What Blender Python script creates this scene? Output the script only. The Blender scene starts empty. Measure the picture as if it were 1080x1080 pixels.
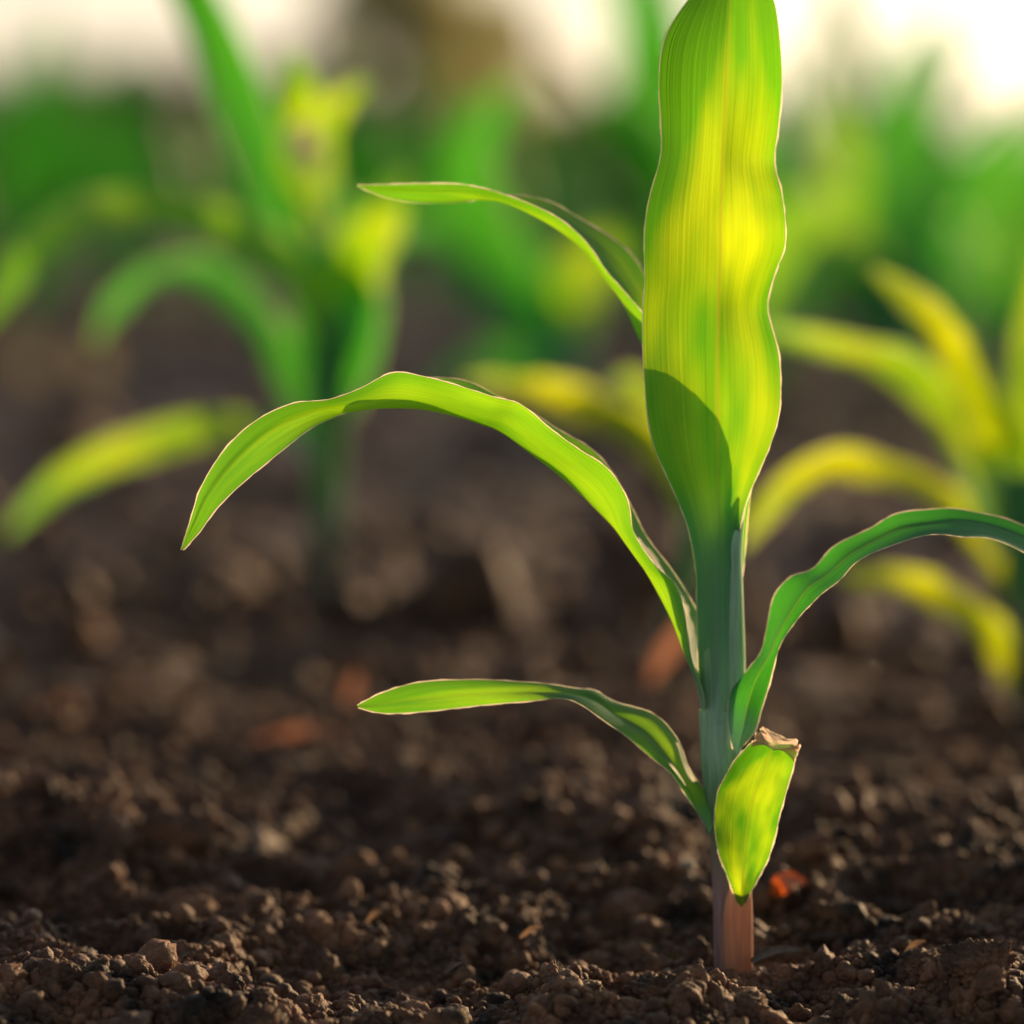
import bpy, math, random
import numpy as np
from mathutils import Vector, Matrix, noise

random.seed(11)
rng = np.random.default_rng(7)
scn = bpy.context.scene
COL = scn.collection
R = math.radians

# ------------------------------------------------------------------ camera
CAM_D, CAM_H = 0.9, 0.173
PXR = 4500.0                       # photograph pixels per unit of tan(angle)
PITCH = math.atan(375 / PXR)
cam_loc = Vector((0, -CAM_D, CAM_H))
FWD = Vector((0, math.cos(PITCH), -math.sin(PITCH)))
UP = Vector((0, math.sin(PITCH), math.cos(PITCH)))
cd = bpy.data.cameras.new('camera')
cam = bpy.data.objects.new('camera', cd)
COL.objects.link(cam)
cam.location = cam_loc
cam.rotation_euler = (math.pi / 2 - PITCH, 0, 0)
cd.sensor_width = 36
cd.lens = 36 * PXR / 1080
cd.clip_start = 0.01
cd.clip_end = 6000
cd.dof.use_dof = True
cd.dof.focus_distance = 0.884
cd.dof.aperture_fstop = cd.lens / 21.0
cd.dof.aperture_blades = 0
scn.camera = cam


def P(px, py, y):
    """the place at depth y (metres behind the main plant) seen at px, py of the photograph"""
    d = Vector(((px - 540) / PXR, 0, 0)) + UP * ((540 - py) / PXR) + FWD
    return cam_loc + d * ((y + CAM_D) / d.y)


# ------------------------------------------------------------------ light
SUN_AZ, SUN_EL = R(33), R(12)
w = bpy.data.worlds.new('World')
scn.world = w
w.use_nodes = True
nt = w.node_tree
bg = nt.nodes['Background']
sky = nt.nodes.new('ShaderNodeTexSky')
sky.sky_type = 'NISHITA'
sky.sun_disc = False
sky.sun_elevation = SUN_EL
sky.sun_rotation = SUN_AZ
sky.dust_density = 1.6
sky.air_density = 1.0
sky.ozone_density = 1.0
hs = nt.nodes.new('ShaderNodeHueSaturation')
hs.inputs['Saturation'].default_value = 0.58
hs.inputs['Value'].default_value = 1.02
nt.links.new(sky.outputs[0], hs.inputs['Color'])
nt.links.new(hs.outputs[0], bg.inputs[0])
bg.inputs[1].default_value = 0.125
sd = bpy.data.lights.new('sun', 'SUN')
sd.energy = 5.0
sd.angle = R(0.5)
sd.color = (1.0, 0.64, 0.32)
so = bpy.data.objects.new('sun', sd)
COL.objects.link(so)
sdir = Vector((math.sin(SUN_AZ) * math.cos(SUN_EL), math.cos(SUN_AZ) * math.cos(SUN_EL), math.sin(SUN_EL)))
so.rotation_euler = sdir.to_track_quat('Z', 'Y').to_euler()
so.location = (2, 3, 2)
scn.view_settings.view_transform = 'Standard'
scn.view_settings.look = 'None'
scn.view_settings.exposure = 0
scn.render.engine = 'CYCLES'
scn.cycles.max_bounces = 8
scn.cycles.transmission_bounces = 6
scn.cycles.sample_clamp_indirect = 6


# ------------------------------------------------------------------ node helper
class NT:
    def __init__(s, name):
        s.m = bpy.data.materials.new(name)
        s.m.use_nodes = True
        s.t = s.m.node_tree
        s.t.nodes.clear()
        s.out = s.n('ShaderNodeOutputMaterial')

    def n(s, typ, ins=None, **kw):
        nd = s.t.nodes.new(typ)
        for k, v in kw.items():
            setattr(nd, k, v)
        for k, v in (ins or {}).items():
            if isinstance(v, bpy.types.NodeSocket):
                s.t.links.new(v, nd.inputs[k])
            else:
                nd.inputs[k].default_value = v
        return nd

    def math(s, op, a, b=0.0, c=None, clamp=False):
        ins = {0: a, 1: b}
        if c is not None:
            ins[2] = c
        return s.n('ShaderNodeMath', ins, operation=op, use_clamp=clamp).outputs[0]

    def mix(s, f, a, b, mode='MIX'):
        nd = s.n('ShaderNodeMix', data_type='RGBA', blend_type=mode)
        for k, v in ((0, f), (6, a), (7, b)):
            if isinstance(v, bpy.types.NodeSocket):
                s.t.links.new(v, nd.inputs[k])
            else:
                if k != 0 and len(v) == 3:
                    v = (*v, 1)
                nd.inputs[k].default_value = v
        return nd.outputs[2]

    def ramp(s, f, stops):
        nd = s.n('ShaderNodeValToRGB', {0: f})
        e = nd.color_ramp.elements
        while len(e) < len(stops):
            e.new(0.5)
        for el, (p, c) in zip(e, stops):
            el.position = p
            el.color = (*c, 1) if len(c) == 3 else c
        return nd.outputs[0]

    def done(s, sh):
        s.t.links.new(sh, s.out.inputs[0])
        return s.m


def leaf_material(name, top, thru, trans=0.62, base=9.0, greens=0.6):
    k = NT(name)
    uv = k.n('ShaderNodeUVMap').outputs[0]
    sep = k.n('ShaderNodeSeparateXYZ', {0: uv})
    u, v = sep.outputs[0], sep.outputs[1]
    # parallel veins
    cv = k.n('ShaderNodeCombineXYZ', {0: k.math('MULTIPLY', u, 46), 1: k.math('MULTIPLY', v, 1.6), 2: 0.0}).outputs[0]
    veins = k.n('ShaderNodeTexNoise', {'Vector': cv, 'Scale': 1.0, 'Detail': 3.0, 'Roughness': 0.6}).outputs[0]
    cv2 = k.n('ShaderNodeCombineXYZ', {0: k.math('MULTIPLY', u, 2.2), 1: k.math('MULTIPLY', v, 3.4), 2: 3.0}).outputs[0]
    blot = k.n('ShaderNodeTexNoise', {'Vector': cv2, 'Scale': 1.0, 'Detail': 2.0}).outputs[0]
    du = k.math('ABSOLUTE', k.math('SUBTRACT', u, 0.5))
    rib = k.math('SUBTRACT', 1.0, k.math('DIVIDE', du, 0.014), clamp=True)
    ribw = k.math('SUBTRACT', 1.0, k.math('MULTIPLY', v, 0.45), clamp=True)
    rib = k.math('MULTIPLY', rib, ribw)
    vf = k.ramp(veins, [(0.34, (0.90,) * 3), (0.52, (1.0,) * 3), (0.7, (1.05,) * 3)])
    bf = k.ramp(blot, [(0.3, (0.78,) * 3), (0.7, (1.12,) * 3)])
    # crisp fine veins: thin darker lines running the length of the blade
    jit = k.math('MULTIPLY', veins, 0.35)
    fine = k.math('FRACT', k.math('ADD', k.math('MULTIPLY', u, 30.0), jit))
    fine = k.math('ABSOLUTE', k.math('SUBTRACT', fine, 0.5))
    line = k.ramp(fine, [(0.0, (0.90,) * 3), (0.12, (0.985,) * 3), (0.3, (1.0,) * 3)])
    vf = k.mix(1.0, vf, line, 'MULTIPLY')
    side = k.math('SUBTRACT', 1.0, k.math('DIVIDE', k.math('ABSOLUTE', k.math('SUBTRACT', u, 0.53)), 0.012), clamp=True)
    vf = k.mix(k.math('MULTIPLY', side, 0.30), vf, (0.35, 0.55, 0.3))
    opos = k.n('ShaderNodeTexCoord').outputs['Object']
    dust = k.n('ShaderNodeTexNoise', {'Vector': opos, 'Scale': 2600.0, 'Detail': 2.0}).outputs[0]
    dustf = k.ramp(dust, [(0.66, (0,) * 3), (0.74, (0.55,) * 3)])
    c_top = k.mix(1.0, k.mix(1.0, top, vf, 'MULTIPLY'), bf, 'MULTIPLY')
    green = k.ramp(blot, [(0.30, (1,) * 3), (0.62, (0,) * 3)])
    green = k.math('ADD', green, k.math('MULTIPLY', k.math('SUBTRACT', v, 0.6, clamp=True), 2.2), clamp=True)
    green = k.math('ADD', green, k.math('MULTIPLY', k.math('SUBTRACT', du, 0.34, clamp=True), 3.2), clamp=True)
    c_thr = k.mix(k.math('MULTIPLY', green, greens), thru, (0.07, 0.56, 0.008))
    c_thr = k.mix(1.0, k.mix(1.0, c_thr, vf, 'MULTIPLY'), bf, 'MULTIPLY')
    c_thr = k.mix(k.math('MULTIPLY', rib, 0.9), c_thr, (0.55, 0.40, 0.03))
    c_top = k.mix(k.math('MULTIPLY', rib, 0.7), c_top, (0.20, 0.30, 0.08))
    c_top = k.mix(dustf, c_top, (0.30, 0.24, 0.16))
    # tips a little yellow
    tip = k.math('MULTIPLY', k.math('SUBTRACT', v, 0.86, clamp=True), 4.0, clamp=True)
    c_top = k.mix(tip, c_top, (0.24, 0.22, 0.05))
    low = k.math('SUBTRACT', 1.0, k.math('MULTIPLY', v, base), clamp=True)
    c_top = k.mix(low, c_top, (0.46, 0.68, 0.50))
    c_thr = k.mix(low, c_thr, (0.12, 0.42, 0.10))
    bump = k.n('ShaderNodeBump', {'Height': veins, 'Strength': 0.55, 'Distance': 0.0004}).outputs[0]
    pr = k.n('ShaderNodeBsdfPrincipled', {'Base Color': c_top, 'Roughness': 0.42, 'Normal': bump,
                                          'Specular IOR Level': 0.35})
    tr = k.n('ShaderNodeBsdfTranslucent', {'Color': c_thr, 'Normal': bump})
    mx = k.n('ShaderNodeMixShader', {0: k.math('SUBTRACT', trans, k.math('MULTIPLY', low, 0.5)), 1: pr.outputs[0], 2: tr.outputs[0]})
    return k.done(mx.outputs[0])


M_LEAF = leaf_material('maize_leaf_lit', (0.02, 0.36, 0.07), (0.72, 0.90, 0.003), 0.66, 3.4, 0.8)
M_LEAF_SHORT = leaf_material('maize_leaf_short', (0.06, 0.32, 0.07), (0.62, 0.90, 0.005), 0.62, 1000.0, 0.8)
M_LEAF_MID = leaf_material('maize_leaf', (0.09, 0.38, 0.17), (0.50, 0.92, 0.005), 0.64)
M_LEAF_DARK = leaf_material('maize_leaf_far_shaded', (0.012, 0.11, 0.025), (0.025, 0.24, 0.012), 0.5)  # weaker light on the background rows put into a darker leaf colour
M_LEAF_DEEP = leaf_material('maize_leaf_deep_shaded', (0.08, 0.36, 0.15), (0.10, 0.54, 0.012), 0.56)  # deeper green copy, standing in for leaves that get less light
M_LEAF_GOLD = leaf_material('maize_leaf_yellow', (0.10, 0.22, 0.02), (0.84, 0.90, 0.006), 0.72, 9.0, 0.45)  # leaf variant with a yellower translucent colour


def hair_material():
    k = NT('leaf_margin')
    pr = k.n('ShaderNodeBsdfPrincipled', {'Base Color': (0.85, 0.75, 0.62, 1), 'Roughness': 0.4})
    tr = k.n('ShaderNodeBsdfTranslucent', {'Color': (1.0, 0.86, 0.66, 1)})
    return k.done(k.n('ShaderNodeMixShader', {0: 0.8, 1: pr.outputs[0], 2: tr.outputs[0]}).outputs[0])


M_EDGE = hair_material()


def stem_material(name, foot, foot_thru, top=(0.50, 0.68, 0.49), trans=0.24):
    k = NT(name)
    g = k.n('ShaderNodeNewGeometry')
    pos = k.n('ShaderNodeTexCoord').outputs['Object']
    z = k.n('ShaderNodeSeparateXYZ', {0: pos}).outputs[2]
    n = k.n('ShaderNodeTexNoise', {'Vector': k.n('ShaderNodeMapping', {'Vector': pos, 'Scale': (1, 1, 0.06)}).outputs[0],
                                   'Scale': 1400.0, 'Detail': 3.0}).outputs[0]
    zz = k.math('ADD', k.math('MULTIPLY', z, 10.0), k.math('MULTIPLY', k.math('SUBTRACT', n, 0.5), 0.1))
    c = k.ramp(zz, [(0.03, tuple(q * .7 for q in foot)), (0.20, foot), (0.36, (0.15, 0.26, 0.15)),
                    (0.50, tuple(q * .97 for q in top)), (0.95, top)])
    vf = k.ramp(n, [(0.35, (0.82,) * 3), (0.65, (1.15,) * 3)])
    c = k.mix(1.0, c, vf, 'MULTIPLY')
    ct = k.ramp(zz, [(0.05, tuple(q * .7 for q in foot_thru)), (0.24, foot_thru), (0.45, (0.45, 0.75, 0.06)), (1.0, (0.4, 0.8, 0.05))])
    bump = k.n('ShaderNodeBump', {'Height': n, 'Strength': 0.5, 'Distance': 0.0003}).outputs[0]
    pr = k.n('ShaderNodeBsdfPrincipled', {'Base Color': c, 'Roughness': 0.45, 'Normal': bump})
    tr = k.n('ShaderNodeBsdfTranslucent', {'Color': ct})
    return k.done(k.n('ShaderNodeMixShader', {0: trans, 1: pr.outputs[0], 2: tr.outputs[0]}).outputs[0])


M_STEM = stem_material('maize_stem', (0.38, 0.24, 0.24), (0.30, 0.15, 0.12))
M_SHEATH = stem_material('maize_sheath', (0.66, 0.38, 0.24), (1.0, 0.55, 0.28), trans=0.42)
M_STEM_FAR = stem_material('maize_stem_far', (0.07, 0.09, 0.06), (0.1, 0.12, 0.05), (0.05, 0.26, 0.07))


def soil_material(name, dark, light, crumb=1.0):
    k = NT(name)
    pos = k.n('ShaderNodeTexCoord').outputs['Object']
    n1 = k.n('ShaderNodeTexNoise', {'Vector': pos, 'Scale': 60.0, 'Detail': 6.0, 'Roughness': 0.65}).outputs[0]
    n2 = k.n('ShaderNodeTexNoise', {'Vector': pos, 'Scale': 900.0, 'Detail': 5.0, 'Roughness': 0.75}).outputs[0]
    n3 = k.n('ShaderNodeTexVoronoi', {'Vector': pos, 'Scale': 1100.0}).outputs[0]
    n4 = k.n('ShaderNodeTexNoise', {'Vector': pos, 'Scale': 2.2, 'Detail': 4.0}).outputs[0]
    c = k.mix(k.ramp(n1, [(0.36, (0,) * 3), (0.72, (1,) * 3)]), dark, light)
    c = k.mix(1.0, c, k.ramp(n2, [(0.3, (0.55,) * 3), (0.7, (1.35,) * 3)]), 'MULTIPLY')
    c = k.mix(1.0, c, k.ramp(n4, [(0.3, (0.8,) * 3), (0.7, (1.2,) * 3)]), 'MULTIPLY')
    h = k.math('ADD', k.math('MULTIPLY', n2, 0.8), k.math('MULTIPLY', n3, -0.5))
    bump = k.n('ShaderNodeBump', {'Height': h, 'Strength': 0.9 * crumb, 'Distance': 0.0009}).outputs[0]
    pr = k.n('ShaderNodeBsdfPrincipled', {'Base Color': c, 'Roughness': 0.6, 'Normal': bump, 'Specular IOR Level': 0.25})
    return k.done(pr.outputs[0])


M_SOIL = soil_material('soil', (0.028, 0.017, 0.012), (0.20, 0.095, 0.052))
M_CLOD = soil_material('soil_clod', (0.028, 0.018, 0.013), (0.36, 0.165, 0.088))


def plain_noise_material(name, a, b, rough=0.7, trans=0.0, thru=None, scale=300.0):
    k = NT(name)
    pos = k.n('ShaderNodeTexCoord').outputs['Object']
    n = k.n('ShaderNodeTexNoise', {'Vector': pos, 'Scale': scale, 'Detail': 5.0}).outputs[0]
    c = k.mix(k.ramp(n, [(0.3, (0,) * 3), (0.7, (1,) * 3)]), a, b)
    pr = k.n('ShaderNodeBsdfPrincipled', {'Base Color': c, 'Roughness': rough})
    sh = pr.outputs[0]
    if trans:
        tr = k.n('ShaderNodeBsdfTranslucent', {'Color': (*(thru or b), 1)})
        sh = k.n('ShaderNodeMixShader', {0: trans, 1: sh, 2: tr.outputs[0]}).outputs[0]
    return k.done(sh)


M_WITHER = plain_noise_material('withered_leaf', (0.50, 0.30, 0.20), (0.85, 0.68, 0.52), 0.7, 0.55, (1.0, 0.75, 0.58), 1500)
M_ORANGE = plain_noise_material('orange_husk', (0.50, 0.07, 0.01), (0.75, 0.16, 0.02), 0.5, 0.4, (1.0, 0.2, 0.03), 500)
M_STRAW = plain_noise_material('straw', (0.16, 0.09, 0.05), (0.38, 0.25, 0.15), 0.6, 0.3, (0.7, 0.4, 0.2), 400)
M_GLOW = plain_noise_material('rusty_straw_glow', (0.22, 0.09, 0.05), (0.40, 0.17, 0.10), 0.6, 0.5, (0.48, 0.22, 0.13), 300)  # straw colour, also for scraps that stand in for sunlit spots
M_DISC = plain_noise_material('beige_bokeh_disc', (0.35, 0.25, 0.15), (0.50, 0.38, 0.24), 0.6, 0.5, (0.40, 0.34, 0.18), 300)  # beige of the scraps that imitate blurred highlights
M_HUSK = plain_noise_material('grey_straw', (0.10, 0.075, 0.055), (0.24, 0.17, 0.12), 0.7, 0.0, None, 400)
M_PEBBLE = plain_noise_material('pebble', (0.25, 0.20, 0.15), (0.50, 0.40, 0.30), 0.3, 0, None, 500)
M_BARK = plain_noise_material('bark', (0.06, 0.045, 0.03), (0.14, 0.10, 0.07), 0.9, 0, None, 6)
M_TREE = plain_noise_material('hazed_tree_foliage', (0.26, 0.29, 0.13), (0.42, 0.40, 0.20), 0.6, 0.6, (0.62, 0.60, 0.28), 2)  # haze and flare over the crowns are put into this pale olive
M_BUSH = plain_noise_material('bush_foliage', (0.015, 0.05, 0.012), (0.04, 0.10, 0.02), 0.6, 0.35, (0.08, 0.20, 0.03), 2)


# ------------------------------------------------------------------ object helpers
def mesh_obj(name, V, F, mats, parent=None, smooth=True, uv=None, fmat=None):
    V = np.asarray(V, dtype=np.float32)
    me = bpy.data.meshes.new(name)
    if isinstance(F, np.ndarray):
        n, k = F.shape
        me.vertices.add(len(V))
        me.vertices.foreach_set('co', V.ravel())
        me.loops.add(n * k)
        me.loops.foreach_set('vertex_index', F.astype(np.int32).ravel())
        me.polygons.add(n)
        me.polygons.foreach_set('loop_start', np.arange(0, n * k, k, dtype=np.int32))
        me.polygons.foreach_set('loop_total', np.full(n, k, dtype=np.int32))
        me.update(calc_edges=True)
    else:
        me.from_pydata([tuple(map(float, v)) for v in V], [], F)
        me.update()
    for m in mats:
        me.materials.append(m)
    me.polygons.foreach_set('use_smooth', [smooth] * len(me.polygons))
    if fmat is not None:
        me.polygons.foreach_set('material_index', fmat)
    if uv is not None:
        l = me.uv_layers.new(name='UVMap')
        idx = np.empty(len(me.loops), dtype=np.int32)
        me.loops.foreach_get('vertex_index', idx)
        l.data.foreach_set('uv', np.asarray(uv, dtype=np.float32)[idx].ravel())
    o = bpy.data.objects.new(name, me)
    COL.objects.link(o)
    if parent is not None:
        o.parent = parent
    return o


def tag(o, label=None, cat=None, group=None, kind=None):
    for k_, v_ in (('label', label), ('category', cat), ('group', group), ('kind', kind)):
        if v_:
            o[k_] = v_
    return o


def empty(name, loc):
    o = bpy.data.objects.new(name, None)
    o.empty_display_size = 0.02
    o.location = loc
    COL.objects.link(o)
    return o


def catmull(pts, n):
    pts = np.asarray(pts, dtype=float)
    m = len(pts)
    t = np.linspace(0, m - 1, n)
    i = np.clip(t.astype(int), 0, m - 2)
    f = (t - i)[:, None]
    p0 = pts[np.clip(i - 1, 0, m - 1)]
    p1 = pts[i]
    p2 = pts[i + 1]
    p3 = pts[np.clip(i + 2, 0, m - 1)]
    return 0.5 * (2 * p1 + (p2 - p0) * f + (2 * p0 - 5 * p1 + 4 * p2 - p3) * f ** 2 + (3 * p1 - p0 - 3 * p2 + p3) * f ** 3)


# ------------------------------------------------------------------ leaf blades
def blade(parent, A, K, B, mat, nl=70, nw=16, edge=0.00015, hairs=True, origin=(0, 0, 0), ripple=0.0, seed=0, label=None, name='leaf'):
    """leaf blade: margins A and B, midrib K, three world-space polylines of equal length"""
    A, K, B = (catmull(q, nl) for q in (A, K, B))
    us = np.linspace(0, 1, nw + 1)
    rs = np.random.default_rng(seed)
    ph = rs.uniform(0, 6.28, 4)
    V = []
    UV = []
    for j in range(nl):
        v = j / (nl - 1)
        a, k_, b = A[j], K[j], B[j]
        wid = np.linalg.norm(a - b)
        tang = K[min(j + 1, nl - 1)] - K[max(j - 1, 0)]
        nrm = np.cross(tang, b - a)
        ln = np.linalg.norm(nrm)
        nrm = nrm / ln if ln > 1e-12 else np.array([0, -1.0, 0])
        for u in us:
            if u < 0.5:
                s = 1 - u * 2
                p = k_ + (a - k_) * s
            else:
                s = u * 2 - 1
                p = k_ + (b - k_) * s
            # each half blade bows a little between midrib and margin
            bow = math.sin(s * math.pi) * 0.05 * wid
            side = -1 if u < 0.5 else 1
            rip = ripple * (s ** 2) * (math.sin(v * 19 + ph[0] + side) + 0.5 * math.sin(v * 41 + ph[1] * side))
            fine = 0.00005 * math.sin(u * 95)
            p = p + nrm * (bow + rip * min(1, wid / 0.01) + fine)
            V.append(p)
            UV.append((u, v))
    F = []
    nn = nw + 1
    for j in range(nl - 1):
        for i in range(nw):
            F.append((j * nn + i, j * nn + i + 1, (j + 1) * nn + i + 1, (j + 1) * nn + i))
    fm = [0] * len(F)
    if edge > 0:
        for e in (0, nw):
            base = len(V)
            for j in range(nl):
                p = V[j * nn + e]
                q = V[j * nn + (1 if e == 0 else nw - 1)]
                t = np.asarray(V[min(j + 1, nl - 1) * nn + e]) - np.asarray(V[max(j - 1, 0) * nn + e])
                t = t / (np.linalg.norm(t) + 1e-12)
                o_ = p - q
                o_ = o_ - t * o_.dot(t)
                l_ = np.linalg.norm(o_)
                o_ = o_ / l_ if l_ > 1e-9 else np.array([0, 0, 1.0])
                w_ = np.cross(t, o_)
                wv = edge * (0.85 + 0.45 * math.sin(j * 0.9 + ph[2]) * math.sin(j * 0.37 + ph[3] + e) + rs.uniform(-.25, .25))
                V.extend([p, p + o_ * wv * 1.7, p - w_ * wv * .7, p + w_ * wv * .7])
                UV.extend([(0.5, 0.5)] * 4)
            for j in range(nl - 1):
                for a_, b_ in ((0, 1), (2, 3)):
                    F.append((base + j * 4 + a_, base + j * 4 + b_, base + (j + 1) * 4 + b_, base + (j + 1) * 4 + a_))
                    fm.append(1)
            if hairs:
                for j in range(nl - 1):
                    p0 = np.asarray(V[j * nn + e])
                    p1 = np.asarray(V[(j + 1) * nn + e])
                    q = np.asarray(V[j * nn + (1 if e == 0 else nw - 1)])
                    o_ = p0 - q
                    l_ = np.linalg.norm(o_)
                    if l_ < 1e-7:
                        continue
                    o_ /= l_
                    seg = np.linalg.norm(p1 - p0)
                    t = (p1 - p0) / (seg + 1e-12)
                    for _ in range(int(seg / 0.00028) + 1):
                        c = p0 + (p1 - p0) * rs.random()
                        hl = rs.uniform(0.00012, 0.00042)
                        d = o_ * hl + t * rs.normal(0.3, 0.4) * hl + rs.normal(0, 0.12, 3) * hl
                        b0 = len(V)
                        V.extend([c - t * 0.00003, c + t * 0.00003, c + d])
                        UV.extend([(0.5, 0.5)] * 3)
                        F.append((b0, b0 + 1, b0 + 2))
                        fm.append(1)
    V = np.asarray(V) - np.asarray(origin)
    o = mesh_obj(name, V, F, [mat, M_EDGE], parent, True, UV, fm)
    if label:
        o['label'] = label
    return o


def st(rows, y0=0.0, sgn=1):
    """rows of (px,py,depth cm) x3 -> three world polylines"""
    out = []
    for q in range(3):
        out.append([P(r[q][0], r[q][1], y0 + r[q][2] * 0.01) for r in rows])
    return [np.array([tuple(p) for p in q]) for q in out]


def tube(parent, name, pts, radii, mat, origin=(0, 0, 0), n=28, sub=8, cap=True, squash=1.0, groove=0.0, a0=0.0, a1=2 * math.pi):
    """pts world, radii metres; a0..a1 < full circle makes an open wrapped sheath"""
    m = (len(pts) - 1) * sub + 1
    C = catmull(pts, m)
    Rr = catmull(np.asarray(radii, dtype=float).reshape(-1, 1), m)[:, 0]
    full = abs(a1 - a0 - 2 * math.pi) < 1e-6
    V = []
    cnt = n if full else n + 1
    for j in range(m):
        t = C[min(j + 1, m - 1)] - C[max(j - 1, 0)]
        t /= np.linalg.norm(t)
        x = np.cross(np.array([0, 1.0, 0]), t)
        x /= np.linalg.norm(x)
        y = np.cross(t, x)
        for i in range(cnt):
            a = a0 + (a1 - a0) * i / n
            r = Rr[j] * (1 + groove * math.cos(a * 9))
            V.append(C[j] + x * math.cos(a) * r + y * math.sin(a) * r * squash)
    F = []
    for j in range(m - 1):
        for i in range(n):
            i2 = (i + 1) % cnt
            F.append((j * cnt + i, j * cnt + i2, (j + 1) * cnt + i2, (j + 1) * cnt + i))
    if cap and full:
        F.append(tuple(range((m - 1) * cnt, m * cnt)))
    V = np.asarray(V) - np.asarray(origin)
    return mesh_obj(name, V, F, [mat], parent, True)


# ------------------------------------------------------------------ the ground
def lattice(seed):
    return np.random.default_rng(seed).random((256, 256))


def vnoise(x, y, f, seed):
    L = _LAT.setdefault(seed, lattice(seed))
    X = x * f + 1000.3
    Y = y * f + 1000.7
    xi = np.floor(X).astype(np.int64)
    yi = np.floor(Y).astype(np.int64)
    fx = X - xi
    fy = Y - yi
    fx = fx * fx * (3 - 2 * fx)
    fy = fy * fy * (3 - 2 * fy)
    a = L[xi % 256, yi % 256]
    b = L[(xi + 1) % 256, yi % 256]
    c = L[xi % 256, (yi + 1) % 256]
    d = L[(xi + 1) % 256, (yi + 1) % 256]
    return (a * (1 - fx) + b * fx) * (1 - fy) + (c * (1 - fx) + d * fx) * fy - 0.5


_LAT = {}


def ground_h(x, y, fine=True):
    x = np.asarray(x, dtype=float)
    y = np.asarray(y, dtype=float)
    r = np.hypot(x - 0.045, y)
    big = vnoise(x, y, 3.0, 1) * 0.034 + vnoise(x, y, 9.0, 2) * 0.020 + vnoise(x, y, 1.1, 9) * 0.02
    far = np.clip((y + 0.9) / 60.0, 0, 1)
    big = big * (1 - far)
    big = big * np.clip(r / 0.16, 0.12, 1)
    # low mound of crumbs behind and left of the plant, and a ridge further left
    big = big + 0.013 * np.exp(-(((x + 0.0) / 0.05) ** 2 + ((y - 0.16) / 0.06) ** 2))
    big = big + 0.010 * np.exp(-(((x + 0.10) / 0.05) ** 2 + ((y - 0.12) / 0.03) ** 2))
    lump = 0.0
    for f, a, s in ((28.0, 0.010, 3), (60.0, 0.0055, 4), (130.0, 0.003, 5), (300.0, 0.0014, 6)):
        n = vnoise(x + vnoise(x, y, f * 0.7, s + 20) * 0.5 / f, y, f, s)
        lump = lump + (0.5 - np.abs(n) * 2) * a
    lump = lump * np.exp(-np.clip(y - 0.35, 0, 0.8) / 0.9) * np.exp(-np.clip(y - 1.5, 0, 30) / 5.0)
    lump = lump * np.clip(0.5 + r / 0.08, 0.5, 1)
    return big + lump - 0.004 - 0.003 * np.exp(-(r / 0.03) ** 2) - np.clip(-0.05 - y, 0, 0.3) * 0.35


ds = [0.45]
while ds[-1] < 3000:
    d = ds[-1]
    if d < 0.78:
        ds.append(d + 0.004)
    elif d < 1.3:
        ds.append(d + 0.0013)
    elif d < 6:
        ds.append(d * 1.0022)
    else:
        ds.append(d * 1.02)
ds = np.array(ds)
nu = 521
u = np.linspace(-1, 1, nu)
prof = 0.16 * u + 1.6 * u ** 5
Y = np.repeat((ds - CAM_D)[:, None], nu, 1)
X = ds[:, None] * prof[None, :]
Z = ground_h(X, Y)
Vg = np.stack([X, Y, Z], -1).reshape(-1, 3)
nr = len(ds)
ii = (np.arange(nr - 1)[:, None] * nu + np.arange(nu - 1)[None, :]).ravel()
Fg = np.stack([ii, ii + 1, ii + nu + 1, ii + nu], -1)
tag(mesh_obj('ground', Vg, Fg, [M_SOIL]), kind='structure')


# ------------------------------------------------------------------ clods
def ico(sub):
    import bmesh
    bm = bmesh.new()
    bmesh.ops.create_icosphere(bm, subdivisions=sub, radius=1)
    V = np.array([v.co[:] for v in bm.verts])
    F = np.array([[v.index for v in f.verts] for f in bm.faces])
    bm.free()
    return V, F


def clod_shape(sub, seed, rough=1.0, cuts=11):
    V, F = ico(sub)
    rs = np.random.default_rng(seed)
    N = rs.normal(size=(cuts, 3))
    N /= np.linalg.norm(N, axis=1)[:, None]
    D = rs.uniform(0.62, 0.95, cuts)
    dots = V @ N.T
    rad = np.where(dots > 0.05, D / np.maximum(dots, 0.05), 9)
    rad = np.minimum(rad.min(1), 1.0) * 0.6 + 0.36
    off = Vector(rs.uniform(-50, 50, 3))
    out = []
    for v, r in zip(V, rad):
        p = Vector(v)
        n1 = noise.noise(p * 1.5 + off)
        n2 = noise.noise(p * 3.7 + off)
        n3 = abs(noise.noise(p * 7.5 + off))
        n4 = noise.noise(p * 16 + off)
        rr = r * (1 + rough * (0.22 * n1 + 0.26 * abs(n2) + 0.24 * n3 + 0.16 * abs(n4) - 0.12))
        out.append(v * rr)
    out = np.array(out)
    out *= rs.uniform(0.75, 1.25, 3)
    return out, F


def rand_rot(rs):
    q = rs.normal(size=4)
    q /= np.linalg.norm(q)
    w_, x, y, z = q
    return np.array([[1 - 2 * (y * y + z * z), 2 * (x * y - z * w_), 2 * (x * z + y * w_)],
                     [2 * (x * y + z * w_), 1 - 2 * (x * x + z * z), 2 * (y * z - x * w_)],
                     [2 * (x * z - y * w_), 2 * (y * z + x * w_), 1 - 2 * (x * x + y * y)]])


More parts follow.
